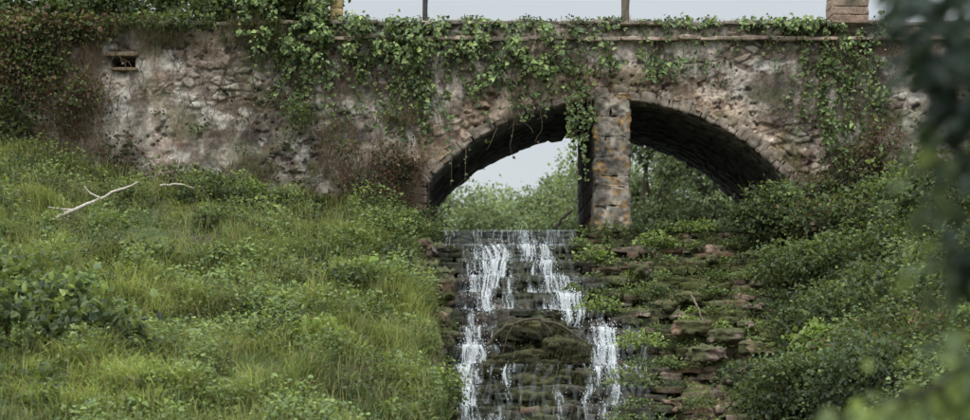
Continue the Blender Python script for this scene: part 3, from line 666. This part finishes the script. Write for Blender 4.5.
# ---- dead branches ----
def dead(name,pts,rs,col=(.45,.40,.34),kids=()):
    T=Tubes();P=[at(*p) for p in pts];P=np.array(P)
    u=np.linspace(0,len(P)-1,len(P)*4);Q=np.stack([np.interp(u,np.arange(len(P)),P[:,i]) for i in range(3)],1)+rng.normal(size=(len(u),3))*.008
    T.add(Q,np.interp(u,[0,len(P)-1],rs),col,7)
    for k in kids:
        K=np.array([at(*p) for p in k]);T.add(K,np.linspace(rs[0]*.5,.006,len(K)),col,6)
    T.build(name,M_bark)
def gt(px,py):
    return min(np.arange(.3,14,.05),key=lambda t:abs(float(H(*at(px,py,t)[:2]))+.14-at(px,py,t)[2]))
t0=gt(90,212)+.25
dead('dead_branch',[(50,220,t0),(75,210,t0),(105,196,t0-.1),(138,182,t0-.2)],(.035,.015),kids=[[(75,210,t0),(60,209,t0),(48,207,t0)],[(60,216,t0),(45,221,t0-.1),(33,221,t0)],[(100,198,t0),(90,193,t0),(84,186,t0)]])
t1_=gt(180,190);dead('dead_branch',[(160,186,t1_),(178,184,t1_),(196,188,t1_)],(.022,.01))
t2_=gt(142,380);dead('fallen_stick',[(122,380,t2_+.3),(142,379,t2_+.3),(161,381,t2_+.3)],(.035,.025),(.26,.17,.14))
dead('dead_branch',[(555,228,-.6),(562,219,-.6),(572,211,-.6)],(.03,.02),(.05,.045,.04))
dead('dead_branch',[(690,292,3.3),(697,306,3.4),(703,322,3.5)],(.018,.012),(.2,.16,.12))
dead('tree_root',[(486,345,4.75),(505,326,4.75),(530,319,4.7),(560,324,4.7),(590,345,4.7)],(.028,.012),(.08,.065,.045),kids=[[(515,322,4.75),(507,336,4.8),(503,352,4.8)],[(540,319,4.75),(552,333,4.8)]])
L=Leaves();tf=gt(292,302);c=np.array(at(292,302,tf+.3));n=10
a=np.arange(n)/n*6.28;L.add(np.tile(c,(n,1)),np.stack([np.cos(a),-.2+0*a,np.sin(a)*.5],1),np.array([0,-1,.2]),.05,np.array([.5,.5,.42]),.6);L.build('white_flower',M_leaf)
# ---- near tree with out-of-focus leaves on the right ----
T=Tubes();L=Leaves();e=empty('overhanging_tree')
zb=float(H(1.5,-26))
T.add([[1.55,-26,zb],[1.5,-26,-.8],[1.42,-26,0],[1.36,-26,.7],[1.3,-26.05,1.3],[1.2,-26.1,1.9]],[.05,.045,.04,.035,.028,.015],(.05,.045,.035),9)
def near(px,py,r,n,cols,size,d=4.):
    c=np.array([(px-485)/60*d/30,-30+d,(335-py)/60*d/30]);r=r/60*d/30
    s0=np.array([1.45,-26,c[2]+.15]);t=np.linspace(0,1,6)[:,None];T.add(s0*(1-t)+c*t+np.sin(t*3.14)*[0,0,.03],np.linspace(.012,.003,6),(.05,.045,.035),5)
    P=c+rng.normal(size=(n,3))*r*[.55,1.2,.55];L.add(P,nrm(rv(n)*.6+[-.3,-.2,-.6]),nrm(rv(n)*.7+[0,-.5,.6]),size*rng.uniform(.6,1.3,n),palette(n,cols,.3),.8)
DK_BACKLIT=[(.022,.04,.028),(.035,.055,.038)]  # near leaves seen against the sky: backlit shade put into their colour
for a in [(915,15,30,26,DK_BACKLIT,.06),(950,10,40,46,DK_BACKLIT,.06),(960,60,36,50,DK_BACKLIT,.06),(935,65,26,24,DK_BACKLIT,.055),(955,110,30,36,DK_BACKLIT,.055),(930,130,14,8,GD,.05),(958,165,24,26,DK_BACKLIT+GD,.05),(925,215,22,14,GD,.05),(955,225,24,22,DK_BACKLIT+GD,.05),(960,280,24,22,DK_BACKLIT+GD,.055),(925,260,16,9,G1,.045),(950,335,26,18,GD+G1,.05),(915,395,30,22,GB+G1,.05),(960,395,30,28,GB+GD,.055),(875,412,20,13,GB,.045),(890,30,10,4,DK_BACKLIT,.05),(985,100,40,70,DK_BACKLIT,.06),(985,250,30,50,DK_BACKLIT,.06),(985,380,30,40,GD,.06),(835,420,14,7,G1,.045),(905,180,8,4,G1,.04),(935,160,10,6,G1,.045)]:
    near(*a)
L.build('leaves',M_leaf,e);T.build('trunk',M_bark,e)
# ---------------- world, sun, camera ----------------
w=bpy.data.worlds.new('World');SC.world=w;w.use_nodes=True;nt=w.node_tree;N=nt.nodes.new;Lk=nt.links.new
bg=nt.nodes['Background'];bg.inputs['Strength'].default_value=.1
EL,ROT=math.radians(50),math.radians(205)
sk=N('ShaderNodeTexSky');sk.sky_type='NISHITA';sk.sun_disc=False;sk.sun_elevation=EL;sk.sun_rotation=ROT
tc=N('ShaderNodeTexCoord');sp=N('ShaderNodeSeparateXYZ');Lk(tc.outputs['Generated'],sp.inputs[0])
mr=N('ShaderNodeMapRange');mr.inputs[1].default_value=.18;mr.inputs[2].default_value=.9;mr.inputs[3].default_value=.92;mr.inputs[4].default_value=4.0;Lk(sp.outputs['Z'],mr.inputs[0])
no=N('ShaderNodeTexNoise');no.inputs['Scale'].default_value=2.5;no.inputs['Detail'].default_value=5;Lk(tc.outputs['Generated'],no.inputs['Vector'])
m2=N('ShaderNodeMapRange');m2.inputs[3].default_value=.88;m2.inputs[4].default_value=1.12;Lk(no.outputs['Fac'],m2.inputs[0])
mu=N('ShaderNodeMath');mu.operation='MULTIPLY';Lk(mr.outputs[0],mu.inputs[0]);Lk(m2.outputs[0],mu.inputs[1])
vm=N('ShaderNodeVectorMath');vm.operation='SCALE';vm.inputs[0].default_value=(7.2,7.7,8.0);Lk(mu.outputs[0],vm.inputs['Scale'])
mx=N('ShaderNodeMix');mx.data_type='RGBA';mx.inputs[0].default_value=.88;Lk(sk.outputs[0],mx.inputs[6]);Lk(vm.outputs[0],mx.inputs[7]);Lk(mx.outputs[2],bg.inputs['Color'])
sd=bpy.data.lights.new('sun','SUN');sd.energy=1.5;sd.angle=math.radians(14);sd.color=(1,.95,.86);so=bpy.data.objects.new('sun',sd);SC.collection.objects.link(so)
dx,dy,dz=math.sin(ROT)*math.cos(EL),math.cos(ROT)*math.cos(EL),math.sin(EL)
from mathutils import Vector
so.rotation_euler=Vector((-dx,-dy,-dz)).to_track_quat('-Z','Y').to_euler()
cd=bpy.data.cameras.new('camera');cam=bpy.data.objects.new('camera',cd);SC.collection.objects.link(cam);SC.camera=cam
cam.location=(0,-30,0);cam.rotation_euler=(math.pi/2,0,0)
cd.lens=36*30/(970/60);cd.shift_y=125/970;cd.clip_end=4000;cd.clip_start=.05
cd.dof.use_dof=True;cd.dof.focus_distance=28.5;cd.dof.aperture_fstop=1.9
SC.view_settings.view_transform='Standard';SC.view_settings.look='None';SC.view_settings.exposure=0
